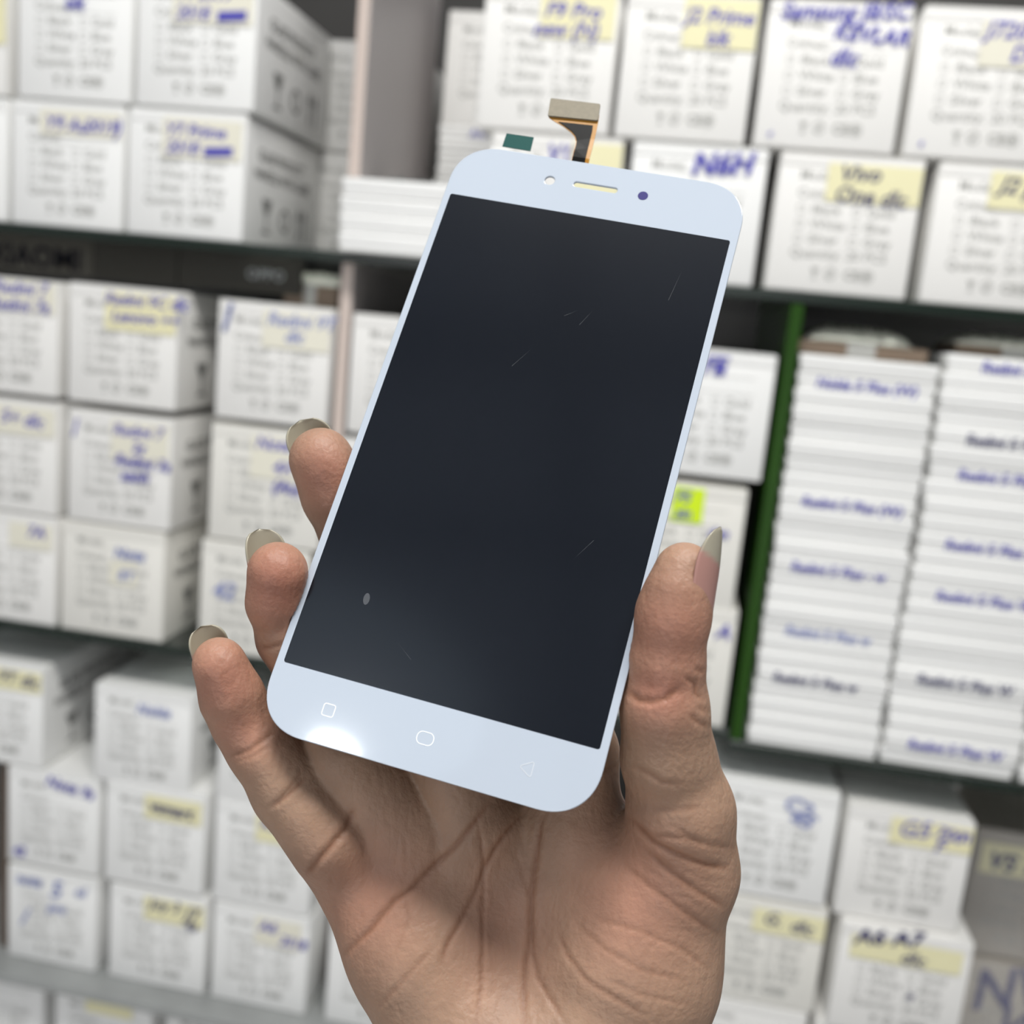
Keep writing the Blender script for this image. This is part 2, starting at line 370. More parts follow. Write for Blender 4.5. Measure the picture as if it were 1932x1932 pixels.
carton(-.4955, 0, b0, 'white carton with grey-black note on yellow, bottom row, centre of lower shelf', 'g',
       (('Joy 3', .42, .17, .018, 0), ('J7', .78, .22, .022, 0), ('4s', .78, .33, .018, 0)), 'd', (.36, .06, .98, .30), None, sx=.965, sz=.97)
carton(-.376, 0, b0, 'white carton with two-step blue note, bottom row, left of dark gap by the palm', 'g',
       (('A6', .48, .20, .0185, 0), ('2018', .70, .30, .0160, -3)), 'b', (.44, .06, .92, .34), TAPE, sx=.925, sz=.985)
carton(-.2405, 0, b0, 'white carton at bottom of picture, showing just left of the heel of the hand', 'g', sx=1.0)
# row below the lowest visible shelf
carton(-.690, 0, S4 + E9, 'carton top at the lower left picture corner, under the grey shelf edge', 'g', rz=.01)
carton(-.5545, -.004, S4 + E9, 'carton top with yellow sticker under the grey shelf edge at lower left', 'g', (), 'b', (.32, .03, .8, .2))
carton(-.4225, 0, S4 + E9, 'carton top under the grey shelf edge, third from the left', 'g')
# --- lower right bay
carton(.1345, 0, b2 - .001, 'white carton with pale blue scrawl right of the wrist, under the flat box stacks', 'g',
       (('C2', .54, .165, .022, -20), ('a5', .62, .26, .022, -25)), 'l', None, sx=1.0)
carton(.2585, -.002, b2 - .0035, 'white carton with bold blue note on yellow label, right of the wrist, topmost row', 'w',
       (('G5', .40, .20, .024, 4), ('700', .68, .16, .018, -6), ('F', .70, .28, .020, 0), ('n', .88, .165, .02, 0)), 'b', (.34, .04, .99, .27), None, sx=.965, sz=.965)
carton(.1405, 0, b1, 'white carton with grey-blue note on wide yellow label, right of the lower wrist', 'c',
       (('G.', .48, .215, .019, 0), ('dlc', .70, .24, .019, -4)), 'd', (.40, .08, .99, .30), None, sx=.99, sz=.955)
carton(.2705, -.012, b1 - .001, 'white carton with dark blue note across a torn yellow label, lower right corner', 'w',
       (('A6 A7', .10, .17, .023, 8), ('dlc', .46, .27, .019, -4), ('A6 A7', .108, .17, .023, 8), ('o', .56, .60, .012, 0)), 'd', (.08, .09, .93, .30), None, sx=1.02, sz=.95)
carton(.1365, 0, b0, 'white carton topmost edge at bottom of picture, below the wide yellow label carton', 'w', sx=1.0, sz=.99)
carton(.2625, -.006, b0, 'white carton at the lower right corner beneath the torn-label carton', 'w', sx=1.0, sz=.985)
for x, lab in ((.180, 'grey carton in the dim rear row, left one, its handling marks above the carton tops'),
               (.302, 'grey carton in the dim rear row, right one, its handling marks above the bold-note carton')):
    carton(x, .206, .8745, lab, 'w', sx=.98, sz=.78, group='cartons in the dim rear row')
def wrapped(x, y, z, label, notes, st):
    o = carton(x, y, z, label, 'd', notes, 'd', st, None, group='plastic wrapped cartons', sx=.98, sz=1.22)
    rr = random.Random(int(z * 1000)); bm = bmesh.new(); n = 22; g = {}
    for i in range(n + 1):
        for j in range(n + 1):
            u, v = i / n, j / n
            g[i, j] = bm.verts.new(((u - .5) * CW * 1.06, -.004 - .006 * rr.random() * (1 if 0 < i < n and 0 < j < n else .1), v * CH * 1.0 + .001))
    for i in range(n):
        for j in range(n): bm.faces.new((g[i, j], g[i + 1, j], g[i + 1, j + 1], g[i, j + 1]))
    w = link('plastic_wrap', from_bm('plastic_wrap', bm, True), FILM, o)
wrapped(.4150, .118, S3 + E9 + .1440, 'shaded grey plastic-wrapped carton with yellow note at the right picture edge, upper one', (('vs', .12, .30, .034, 0), ('7', .42, .30, .034, 0), ('vs', .127, .30, .034, 0)), (.06, .10, .70, .34))
wrapped(.4190, .112, S3 + E9, 'shaded grey plastic-wrapped carton with large blue scribble at the right picture edge, lower one', (('NV', .16, .42, .055, 12), ('W', .36, .60, .05, -8), ('NV', .17, .42, .055, 12)), None)

# ------------------------------------------------------------------ flat boxes
FW, FD = .1185, .19
def flat_meshes(h):
    b = from_bm('flat_box', box_bm(-FW / 2 + .0011, FW / 2 - .0011, .0009, FD - .001, .0003, h - .002, .0008, 1))
    l = box_bm(-FW / 2, FW / 2, 0, FD, h * .40, h - .0003, .0013, 2)
    l = from_bm('lid', l, True)
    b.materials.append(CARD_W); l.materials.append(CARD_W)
    return b, l
FLAT = {h: flat_meshes(h) for h in (.0142, .0153, .0158, .0162)}
ORD = ['top', 'second', 'third', 'fourth', 'fifth', 'sixth', 'seventh', 'eighth', 'ninth', 'tenth', 'eleventh', 'twelfth', 'thirteenth', 'fourteenth', 'fifteenth',
       'sixteenth', 'seventeenth', 'eighteenth', 'nineteenth', 'twentieth', 'twenty-first', 'twenty-second', 'twenty-third', 'twenty-fourth', 'lowest']
def flat_stack(xc, xt, z, n, h, where, group, notes, y=0.0, jit=.0011, seed=1):
    """n flat boxes; xc at the foot, xt at the top; notes {index from top: text}"""
    rr = random.Random(seed); b, l = FLAT[h]
    for i in range(n):
        k = n - 1 - i
        x = xc + (xt - xc) * i / max(1, n - 1) + rr.uniform(-jit, jit)
        o = link('flat_box', b, None, None, (x, y + rr.uniform(-.0025, .0015), z + i * h), (0, 0, rr.uniform(-.006, .006)))
        pos = 'bottom' if k == n - 1 else (ORD[k] if k == 0 else ORD[k] + ' from top')
        tag(o, 'flat white box with blue handwriting, %s of %s' % (pos, where) if k in notes else 'flat white box, %s of %s' % (pos, where), 'box', group)
        link('lid', l, None, o)
        if k in notes:
            t, u, ink = notes[k]
            me = from_bm('handwriting', text_mesh([(t, (u - .5) * FW, h * .18, h * .80, .15, .00035, 0)]))
            link('handwriting', me, INKS[ink], o, (0, -.0006, 0))
T = S2R + E9
flat_stack(.1587, .1560, T, 24, .0153, 'stack beside the green divider', 'flat boxes stacked beside the green divider',
           {1: ('Nokia 5 Plus (W)', .14, 'b'), 8: ('Redmi 5 Plus (W)', .16, 'b'), 12: ('Redmi 5 Plus - w', .14, 'b'), 16: ('Redmi 5 Plus w', .18, 'l'), 19: ('Redmi 5 Plus w', .12, 'd')}, seed=3)
flat_stack(.2808, .2795, T, 24, .0158, 'second stack from green divider', 'flat boxes stacked at the right edge',
           {0: ('Redmi 5 Plus', .24, 'b'), 4: ('Redmi 5 Plus (W)', .22, 'd'), 6: ('Redmi 5 Plus (W)', .20, 'b'), 10: ('Redmi 5 Plus (W)', .19, 'b'), 13: ('Redmi 5 Plus W', .20, 'b'), 18: ('Redmi 5 Plus W', .17, 'd'), 22: ('Redmi 5 Plus W', .17, 'b')}, seed=8, jit=.0016)
flat_stack(.4035, .4035, T, 6, .0158, 'sliver of stack at right picture edge', 'flat boxes at the far right edge', {}, seed=5)
flat_stack(-.2685, -.2685, S1 + E9, 4, .0162, 'short stack in front of the grey upright panel', 'flat boxes in front of the grey upright', {}, y=-.024, seed=11)
flat_stack(BX, BX, S1 + E9, 11, .0142, 'dim rear stack by grey panel', 'flat boxes in the rear row', {0: ('A10 (W)', .30, 'b'), 6: ('A30', .5, 'l')}, y=.203, seed=13)
carton(BX + .001, .203, S1 + E9 + 11 * .0142, 'carton standing on the dim rear flat boxes, right of the grey upright panel', 'w', group='cartons in the dim rear row')
# foil pouches added on the stacks to stand in for reflections under the glass
def pouch(name, x, y, z, w, d, h, seed, m, label, cat):
    rr = random.Random(seed); bm = bmesh.new(); nx, ny = 26, 14
    ph = [(rr.uniform(20, 90), rr.uniform(20, 90), rr.uniform(0, 6)) for _ in range(7)]
    top, bot = {}, {}
    for i in range(nx + 1):
        for j in range(ny + 1):
            u, v = i / nx - .5, j / ny - .5
            e = max(0, (1 - (2 * abs(u)) ** 6)) * max(0, (1 - (2 * abs(v)) ** 8))
            wr = sum(math.sin(a * u + b * v + c) for a, b, c in ph) / 7
            top[i, j] = bm.verts.new((u * w, v * d, .0006 + h * e * (.75 + .6 * wr)))
            bot[i, j] = bm.verts.new((u * w, v * d, 0))
    for i in range(nx):
        for j in range(ny):
            bm.faces.new((top[i, j], top[i + 1, j], top[i + 1, j + 1], top[i, j + 1]))
            bm.faces.new((bot[i, j], bot[i, j + 1], bot[i + 1, j + 1], bot[i + 1, j]))
    for i in range(nx):
        bm.faces.new((top[i, 0], bot[i, 0], bot[i + 1, 0], top[i + 1, 0])); bm.faces.new((top[i, ny], top[i + 1, ny], bot[i + 1, ny], bot[i, ny]))
    for j in range(ny):
        bm.faces.new((top[0, j], top[0, j + 1], bot[0, j + 1], bot[0, j])); bm.faces.new((top[nx, j], bot[nx, j], bot[nx, j + 1], top[nx, j + 1]))
    o = link(name, from_bm(name, bm, True), m, None, (x, y, z)); tag(o, label, cat, 'reflection stand-ins under the glass shelf' if m is REFL_FOIL else None); return o
zt = T + 24 * .0153 + .0005
def kraft(x, y, z, w, d, h, label):
    o = box('kraft_packet', -w / 2, w / 2, -d / 2, d / 2, 0, h, KRAFT, None, .001); o.location = (x, y, z); tag(o, label, 'packet', 'kraft packets under the glass shelf')
    box('paper_band', -w * .12, w * .10, -d / 2 - .0006, d / 2 + .0006, -.00002, h + .0005, PRINT, o)
KRAFT = mottled(mat('brown_kraft_card', (.16, .115, .08), .6), 12, .2)
z2 = T + 24 * .0158 + .0005
kraft(.152, .062, zt, .112, .09, .0120, 'brown kraft packet on top of the stack beside the green divider')
kraft(.282, .067, z2, .100, .09, .0085, 'brown kraft packet on top of the stack at the right edge')
pouch('reflection_pouch', .149, .056, zt + .0127, .095, .07, .0135, 4, REFL_FOIL, 'added foil pouch for a glass reflection, on the kraft packet beside the green divider', 'pouch')
pouch('reflection_pouch', .282, .06, z2 + .0092, .105, .08, .0095, 9, REFL_FOIL, 'added foil pouch for a glass reflection, on the kraft packet at the right edge', 'pouch')
kraft(-.3725, .066, a2 + CH * .98 + .0015, .056, .07, .020, 'small brown kraft packet left of the beige upright, under the glass shelf')
pouch('reflection_pouch', -.3705, .062, a2 + CH * .98 + .0225, .054, .06, .0120, 6, REFL_FOIL, 'small foil pouch added for a glass reflection, left of the beige upright', 'pouch')
pouch('dark_pouch', -.268, .06, S1 + E9 + 4 * .0162 + .0008, .105, .06, .009, 21, mat('dark_antistatic_film', (.08, .10, .10), .3), 'dark grey-green pouch lying on the short flat box stack by grey upright', 'pouch')

# ------------------------------------------------------------------ phone screen assembly
e = np.array([[.99296, .11643, -.02167], [-.07546, .48094, -.8735], [-.09128, .86899, .48634]])
PH = bpy.data.objects.new('phone_screen', None); COL.objects.link(PH)
mw = Matrix([list(e[i]) + [(EYE + np.array([-.03327, .21235, -.02478]))[i]] for i in range(3)] + [[0, 0, 0, 1]])
q = mw.to_quaternion(); PH.matrix_world = Matrix.Translation(mw.translation) @ q.to_matrix().to_4x4()
tag(PH, 'white replacement phone screen with black display and flex cable, held in a hand', 'phone screen')
SX, SY = 1.0096e-3, .9904e-3
def P(x, y, z=0.0): return (x * SX, y * SY, z)
def spline_curve(name, loops, extrude, bevel, m, parent, z=0.0, res=2):
    c = bpy.data.curves.new(name, 'CURVE'); c.dimensions = '2D'; c.fill_mode = 'BOTH'; c.extrude = extrude; c.bevel_depth = bevel; c.bevel_resolution = res
    for pts in loops:
        s = c.splines.new('POLY'); s.points.add(len(pts) - 1); s.use_cyclic_u = True
        for p, (x, y) in zip(s.points, pts): p.co = (x * SX, y * SY, 0, 1)
    o = bpy.data.objects.new(name, c); COL.objects.link(o); bpy.context.view_layer.update()
    me = bpy.data.meshes.new_from_object(o.evaluated_get(bpy.context.evaluated_depsgraph_get()))
    bpy.data.objects.remove(o); bpy.data.curves.remove(c); me.name = name; me.materials.clear()
    return link(name, me, m, parent, (0, 0, z))
def rrect(x0, x1, y0, y1, r, n=14, pw=2.0):
    out = []
    for cx, cy, a0 in ((x1 - r, y1 - r, 0), (x0 + r, y1 - r, 90), (x0 + r, y0 + r, 180), (x1 - r, y0 + r, 270)):
        for i in range(n + 1):
            a = math.radians(a0 + 90 * i / n); c_, s_ = math.cos(a), math.sin(a)
            out.append((cx + r * math.copysign(abs(c_) ** (2 / pw), c_), cy + r * math.copysign(abs(s_) ** (2 / pw), s_)))
    return out
def circ(cx, cy, r, n=28): return [(cx + r * math.cos(2 * math.pi * i / n), cy + r * math.sin(2 * math.pi * i / n)) for i in range(n)]
bz = .00022
glass = spline_curve('cover_glass', [rrect(-34.05 + .22, 34.05 - .22, -71.35 + .22, 72.0 - .22, 10.2, 18, 2.25), circ(-10.76, 65.6, 1.36), rrect(-5.3, 5.3, 64.85, 66.65, .85, 6)],
                     .0001, bz, [BEZEL], PH, -.00032)
for p in glass.data.polygons: p.use_smooth = False
spline_curve('display', [rrect(-32.45, 32.45, -57.6, 57.6, .5, 4)], .00003, 0, SCREEN, PH, .00003)
bl = spline_curve('backlight_module', [rrect(-33.0, 33.0, -62.5, 60.0, 1.0, 4)], .0006, .0001, BACKL, PH, -.0014)
spline_curve('camera_window', [circ(11.08, 65.5, 1.15)], .00002, 0, LENS, PH, .00003)
def outline(name, loop, t, m):
    cx = sum(p[0] for p in loop) / len(loop); cy = sum(p[1] for p in loop) / len(loop)
    inner = []
    n = len(loop)
    for i in range(n):
        (ax, ay), (bx, by) = loop[i - 1], loop[(i + 1) % n]
        dx, dy = bx - ax, by - ay; l = math.hypot(dx, dy) or 1
        inner.append((loop[i][0] - dy / l * t, loop[i][1] + dx / l * t))
    spline_curve(name, [loop, inner], .00001, 0, m, PH, .00002)
outline('menu_key_mark', [(x - 20.25, y - 64.4) for x, y in rrect(-1.3, 1.3, -1.3, 1.3, .55, 5)], .2, KEYM)
outline('home_key_mark', [(x - .1, y - 64.5) for x, y in rrect(-1.75, 1.75, -1.3, 1.3, 1.15, 8)], .16, KEYM)
tri = []
for (cx, cy), a0 in (((.75, 1.05), -10), ((-.95, 0), 120), ((.75, -1.05), 245)):
    for i in range(7):
        a = math.radians(a0 + 125 * i / 6); tri.append((20.28 + cx + .38 * math.cos(a), -64.6 + cy + .38 * math.sin(a)))
outline('back_key_mark', tri, .16, KEYG)
spline_curve('smudge', [[(-20.2 + .62 * math.cos(a) - .25 * math.sin(a), -40.9 + 1.2 * math.sin(a) + .3 * math.cos(a)) for a in [2 * math.pi * i / 24 for i in range(24)]]], .000005, 0, SMUDGE, PH, .00007)
rr = random.Random(4)
for (x0, y0, x1, y1) in ((4.5, 33.5, 1.8, 31.5), (7.5, 34, 5.6, 30), (24, 48, 22.8, 40), (18, -22.5, 21, -17.5), (-11, -48, -7.5, -50.5), (-3, 22, -6, 17)):
    dx, dy = x1 - x0, y1 - y0; l = math.hypot(dx, dy); nx, ny = -dy / l * .03, dx / l * .03
    spline_curve('scratch', [[(x0, y0), (x1 - nx, y1 - ny), (x1 + nx, y1 + ny)]], .000004, 0, SCRATCH, PH, .00007)
# flex cable: amber film with black centre and taupe connector plate, rising from behind the glass
def ribbon(name, poly, m, parent, z, th):
    """a flat film outline whose points carry their own height z(y)"""
    bm = bmesh.new()
    f0 = [bm.verts.new((x * SX, y * SY, z(y) + th / 2)) for x, y in poly]
    f1 = [bm.verts.new((x * SX, y * SY, z(y) - th / 2)) for x, y in poly]
    n = len(poly)
    bm.faces.new(f0); bm.faces.new(f1[::-1])
    for i in range(n): bm.faces.new((f0[i], f1[i], f1[(i + 1) % n], f0[(i + 1) % n]))
    bmesh.ops.triangulate(bm, faces=list(bm.faces)); bmesh.ops.recalc_face_normals(bm, faces=list(bm.faces))
    return link(name, from_bm(name, bm), m, parent)
def cz(y): return -.0016 + .0003 * math.sin(max(0, (y - 72)) / 6.0 * math.pi) * (1 if y < 78 else 0)
amber = [(-7.9, 68), (-7.6, 72), (-7.7, 74), (-7.85, 76), (-7.9, 77.3), (-8.1, 78.6), (-8.8, 79.9), (-10.0, 81.0), (-12.2, 82.3), (-14.5, 83.3), (-16.2, 84.2), (-16.2, 86.5),
         (-4.6, 87), (-4.35, 85.0), (-4.1, 82.5), (-3.95, 80), (-3.75, 77), (-3.6, 74), (-3.5, 72), (-3.5, 68)]
cab = ribbon('flex_cable', amber, AMBER, PH, cz, .00016)
blk = [(-7.75, 68), (-7.45, 72), (-7.55, 74), (-7.65, 76), (-7.7, 77.3), (-7.9, 78.7), (-8.6, 80.1), (-9.8, 81.2), (-12.0, 82.5), (-13.6, 83.3), (-5.3, 83.7),
       (-5.05, 82), (-4.95, 80), (-4.75, 77), (-4.55, 74), (-4.4, 72), (-4.4, 68)]
o = ribbon('black_film', blk, BLKF, cab, lambda y: cz(y) + .00018, .00012)
st = ribbon('connector_plate', [(-17.1, 89.2), (-16.9, 89.45), (-5.3, 89.85), (-5.0, 89.6), (-4.45, 85.3), (-4.7, 85.05), (-16.2, 84.35), (-16.5, 84.6)], TAUPE, cab, lambda y: cz(y) + .0003, .0006)
tab = spline_curve('pull_tab', [[(-24.7, 73.7), (-17.8, 73.65), (-18.05, 77.6), (-24.75, 77.5)]], .0001, 0, TEAL, PH, -.0012)
spline_curve('tab_film', [[(-27.5, 70), (-16.8, 70), (-16.8, 73.6), (-27.5, 73.6)]], .00005, 0, CLEAR, tab, 0)

# ------------------------------------------------------------------ hand
def H(px, py, z): return np.array([(px - 966) * z / 1932, (py - 966) * z / 1932, z], float)
def rpx(r, z): return r * z / 1932
def round_cone(Pn, a, b, r1, r2):
    ba = b - a; l2 = ba @ ba; rr_ = r1 - r2; a2 = l2 - rr_ * rr_; il2 = 1 / l2
    pa = Pn - a; y = pa @ ba; z = y - l2
    x2 = ((pa * l2 - y[..., None] * ba) ** 2).sum(-1)
    y2 = y * y * l2; z2 = z * z * l2
    k = np.sign(rr_) * rr_ * rr_ * x2
    d = (np.sqrt(x2 * a2 * il2) + y * rr_) * il2 - r1
    c1 = np.sign(z) * a2 * z2 > k
    c2 = np.sign(y) * a2 * y2 < k
    d = np.where(c1, np.sqrt(x2 + z2) * il2 - r2, np.where(c2, np.sqrt(x2 + y2) * il2 - r1, d))
    return d
def smin(a, b, k):
    h = np.clip(k - np.abs(a - b), 0, None) / k
    return np.minimum(a, b) - h * h * k * .25
VOX = .5
lo = np.array([-70., -32., 172.]); hi = np.array([62., 178., 246.])
N = np.ceil((hi - lo) / VOX).astype(int)
ax_ = [lo[i] + VOX * np.arange(N[i]) for i in range(3)]
BIG = 40.0
class Field:
    def __init__(s): s.F = np.full(N, BIG, np.float32)
    def add(s, a, b, r1, r2, k):
        pad = max(8.0, k + 4)
        bl_ = np.minimum(a - r1, b - r2) - pad; bh = np.maximum(a + r1, b + r2) + pad
        i0 = np.clip(((bl_ - lo) / VOX).astype(int), 0, N - 1); i1 = np.clip(((bh - lo) / VOX).astype(int) + 1, 1, N)
        if (i1 <= i0).any(): return
        sl = tuple(slice(i0[i], i1[i]) for i in range(3))
        G = np.stack(np.meshgrid(*[ax_[i][sl[i]] for i in range(3)], indexing='ij'), -1)
        s.F[sl] = smin(s.F[sl], round_cone(G, a, b, r1, r2).astype(np.float32), k)
    def chain(s, pts, k):
        for (p, r), (q_, t) in zip(pts, pts[1:]): s.add(p, q_, r, t, k)
def J(px, py, z, r): return (H(px, py, z), rpx(r, z))
MID = [J(606, 867, 226, 60), J(636, 935, 228, 64), J(671, 1003, 229, 66), J(745, 1190, 222, 72), J(840, 1400, 215, 78), J(890, 1560, 216, 84)]
RING = [J(524, 1076, 211, 53), J(518, 1140, 212.5, 48.5), J(543, 1203, 215.5, 56), J(596, 1285, 218, 66), J(675, 1430, 216, 76), J(775, 1560, 216, 84)]
PINK = [J(412, 1249, 209, 46), J(438, 1318, 211, 56), J(462, 1362, 212, 59), J(495, 1405, 213, 66), J(552, 1487, 213, 75), J(624, 1582, 212, 81)]
INDX = [J(960, 1020, 234, 58), J(980, 1090, 232, 64), J(1030, 1230, 226, 72), J(1085, 1420, 220, 80), J(1085, 1560, 218, 90)]
THUMB = [J(1291, 1080, 197, 57), J(1271, 1158, 197, 66), J(1258, 1250, 198, 68), J(1255, 1335, 200, 78), J(1262, 1430, 203, 85), J(1284, 1530, 205, 98), J(1284, 1640, 208, 108)]
fields = []
for ch in (MID, RING, PINK, INDX):
    f = Field(); f.chain(ch, 2.0); fields.append(f)
# finger pads bulge a little towards the palm side
fields[0].add(H(618, 890, 224.5), H(636, 935, 226), 5.6, 5.6, 3); fields[1].add(H(524, 1088, 209.5), H(519, 1130, 210.8), 5.2, 4.7, 3)
fields[2].add(H(418, 1262, 207), H(440, 1310, 208.5), 4.6, 5.2, 3)
fields[1].add(H(640, 1440, 214), H(700, 1530, 216), 6.5, 8.5, 6)
# PIP swellings on the palm side between creases
fields[2].add(H(512, 1435, 210), H(548, 1480, 210.5), 5.6, 5.8, 3); fields[2].add(H(585, 1535, 209.5), H(622, 1585, 210), 6.4, 6.6, 3)
palm = Field()
palm.chain([(H(668, 1632, 217), 9.8), (H(778, 1800, 213), 11.6), (H(876, 1965, 210), 13.6), (H(930, 2110, 208), 15.5)], 8)
palm.chain([(H(780, 1580, 219), 10), (H(905, 1950, 215), 14.5)], 8)
palm.chain([(H(895, 1575, 221), 10.5), (H(965, 1950, 217), 14.5)], 8)
palm.chain([(H(1060, 1575, 221), 10.5), (H(1040, 1950, 217), 14.5)], 8)
palm.chain([(H(1284, 1640, 209), rpx(99, 209)), (H(1200, 1830, 212), 15.6), (H(1150, 1985, 212), 15.4), (H(1105, 2110, 210), 15.6)], 8)
palm.add(H(1190, 1700, 213), H(1150, 1800, 213), 13.0, 14.4, 9)
palm.chain([(H(1000, 1650, 221), 10), (H(1190, 1640, 214), 10)], 8)
palm.chain([(H(985, 2080, 207), 20), (H(990, 2330, 200), 19.5), (H(1000, 2600, 190), 21)], 10)
palm.chain([(H(1075, 2080, 207), 19), (H(1075, 2330, 200), 18.5), (H(1085, 2600, 190), 20)], 10)
fld = fields[0].F
for f in fields[1:]: fld = smin(fld, f.F, .9)
th_ = Field(); th_.chain(THUMB, 2.5)
th_.add(H(1276, 1120, 195), H(1266, 1180, 195.5), 5.2, 5.6, 3)
th_.add(H(1250, 1345, 198), H(1255, 1430, 200.5), 7.0, 7.6, 3)
fld = smin(fld, palm.F, 4.5)
fld = smin(fld, th_.F, 3.2)
del fields, palm, th_
def surface_nets(F):
    S = F < 0
    c = [(i, j, k) for i in (0, 1) for j in (0, 1) for k in (0, 1)]
    def sh(A, o): return A[o[0]:A.shape[0] - 1 + o[0], o[1]:A.shape[1] - 1 + o[1], o[2]:A.shape[2] - 1 + o[2]]
    cnt = sum(sh(S, o).astype(np.int8) for o in c)
    act = (cnt > 0) & (cnt < 8); idx = np.argwhere(act); n = len(idx)
    ID = np.full(act.shape, -1, np.int64); ID[act] = np.arange(n)
    acc = np.zeros((n, 3)); num = np.zeros(n)
    for o in c:
        for d in range(3):
            if o[d]: continue
            o2 = list(o); o2[d] = 1
            A = F[idx[:, 0] + o[0], idx[:, 1] + o[1], idx[:, 2] + o[2]]; B = F[idx[:, 0] + o2[0], idx[:, 1] + o2[1], idx[:, 2] + o2[2]]
            m = (A < 0) != (B < 0)
            t = np.where(m, A / np.where(m, A - B, 1), 0)
            p = np.array(o, float)[None].repeat(n, 0); p[:, d] += t
            acc[m] += p[m]; num[m] += 1
    V = idx + acc / num[:, None]
    quads = []
    for d in range(3):
        a, b = (d + 1) % 3, (d + 2) % 3
        s1 = [slice(None)] * 3; s2 = [slice(None)] * 3; s1[d] = slice(0, -1); s2[d] = slice(1, None)
        ch = S[tuple(s1)] != S[tuple(s2)]
        e_ = np.argwhere(ch); e_ = e_[(e_[:, a] > 0) & (e_[:, b] > 0) & (e_[:, a] < F.shape[a] - 1) & (e_[:, b] < F.shape[b] - 1)]
        def at_(da, db):
            q2 = e_.copy(); q2[:, a] += da; q2[:, b] += db; return ID[q2[:, 0], q2[:, 1], q2[:, 2]]
        Q = np.stack([at_(-1, -1), at_(0, -1), at_(0, 0), at_(-1, 0)], 1)
        ins = S[e_[:, 0], e_[:, 1], e_[:, 2]]
        Q[~ins] = Q[~ins][:, ::-1]
        quads.append(Q)
    return V, np.concatenate(quads)
Vt, Q = surface_nets(fld)
# field gradient at the vertices = outward normal
ii = np.clip(Vt.round().astype(int), 1, N - 2)
nrm = np.stack([fld[ii[:, 0] + 1, ii[:, 1], ii[:, 2]] - fld[ii[:, 0] - 1, ii[:, 1], ii[:, 2]],
                fld[ii[:, 0], ii[:, 1] + 1, ii[:, 2]] - fld[ii[:, 0], ii[:, 1] - 1, ii[:, 2]],
                fld[ii[:, 0], ii[:, 1], ii[:, 2] + 1] - fld[ii[:, 0], ii[:, 1], ii[:, 2] - 1]], 1)
nrm /= np.linalg.norm(nrm, axis=1, keepdims=True) + 1e-9
Vm = lo + Vt * VOX
# relax the mesh once
nb = np.zeros_like(Vm); nc = np.zeros(len(Vm))
for a, b in ((0, 1), (1, 2), (2, 3), (3, 0)):
    np.add.at(nb, Q[:, a], Vm[Q[:, b]]); np.add.at(nb, Q[:, b], Vm[Q[:, a]]); np.add.at(nc, Q[:, a], 1); np.add.at(nc, Q[:, b], 1)
Vm = .45 * Vm + .55 * nb / nc[:, None]
# skin creases, pressed into the surface that faces the palm side: (depth mm, width mm, points)
CR = [
 (.95, .85, [(650, 1800), (697, 1755), (742, 1700), (779, 1673), (829, 1623), (856, 1600), (897, 1552), (924, 1514)]),
 (.80, .75, [(833, 1819), (842, 1787), (874, 1728), (897, 1682), (913, 1641), (938, 1596), (961, 1564), (988, 1534)]),
 (.95, .75, [(990, 1940), (988, 1864), (990, 1819), (1000, 1764), (1002, 1696), (1009, 1637), (1016, 1582), (1022, 1541)]),
 (.65, .65, [(897, 1932), (908, 1864), (911, 1755), (911, 1691), (913, 1637), (908, 1591), (902, 1555)]),
 (.60, .75, [(1066, 1930), (1015, 1846), (1004, 1796), (1002, 1719)]),
 (.35, .6, [(972, 1609), (985, 1650), (1002, 1696)]),
 (.35, .7, [(716, 1900), (770, 1840), (815, 1790)]),
 (.30, .6, [(765, 1690), (770, 1740), (745, 1800)]),
 (.50, .7, [(1052, 1760), (1070, 1801), (1107, 1851), (1166, 1887), (1216, 1915)]),
 (.35, .7, [(1090, 1745), (1140, 1790), (1210, 1830), (1290, 1850)]),
 (.35, .7, [(1120, 1732), (1207, 1755), (1289, 1792), (1334, 1826)]),
 (.30, .6, [(1150, 1850), (1220, 1880), (1300, 1895)]),
 (.85, .9, [(1189, 1545), (1230, 1587), (1271, 1609), (1334, 1632), (1371, 1637)]),
 (.60, .8, [(1225, 1609), (1271, 1650), (1325, 1687), (1366, 1710)]),
 (.45, .8, [(1180, 1632), (1221, 1669), (1289, 1719), (1357, 1764)]),
 (.35, .7, [(1270, 1560), (1320, 1590), (1380, 1600)]),
 (1.1, .9, [(665, 1528), (655, 1560), (620, 1600), (590, 1636), (578, 1650)]),
 (.70, .75, [(512, 1522), (533, 1507), (559, 1486), (576, 1466)]),
 (.45, .6, [(524, 1512), (548, 1484), (570, 1455)]),
 (.70, .7, [(436, 1426), (466, 1417), (497, 1396), (518, 1380)]),
 (.35, .6, [(444, 1436), (474, 1428), (505, 1408)]),
 (.7, .7, [(494, 1222), (510, 1221), (530, 1216)]),
 (.8, .9, [(1185, 1306), (1207, 1321), (1228, 1324), (1257, 1318), (1280, 1300)]),
 (.6, .6, [(1292, 1279), (1311, 1289), (1313, 1310), (1325, 1318)]), (.5, .7, [(1302, 1350), (1319, 1364), (1336, 1372)]),
 (.4, .6, [(1318, 1335), (1334, 1342)]), (.45, .6, [(1312, 1262), (1328, 1268)]),
 (.45, .8, [(1199, 1447), (1226, 1461), (1249, 1476), (1288, 1480)]),
 (.35, .7, [(1236, 1528), (1278, 1529), (1319, 1524)]), (.4, .7, [(1232, 1577), (1278, 1581), (1330, 1588)]),
 (.5, .8, [(1130, 1448), (1145, 1450), (1165, 1444)]),
]
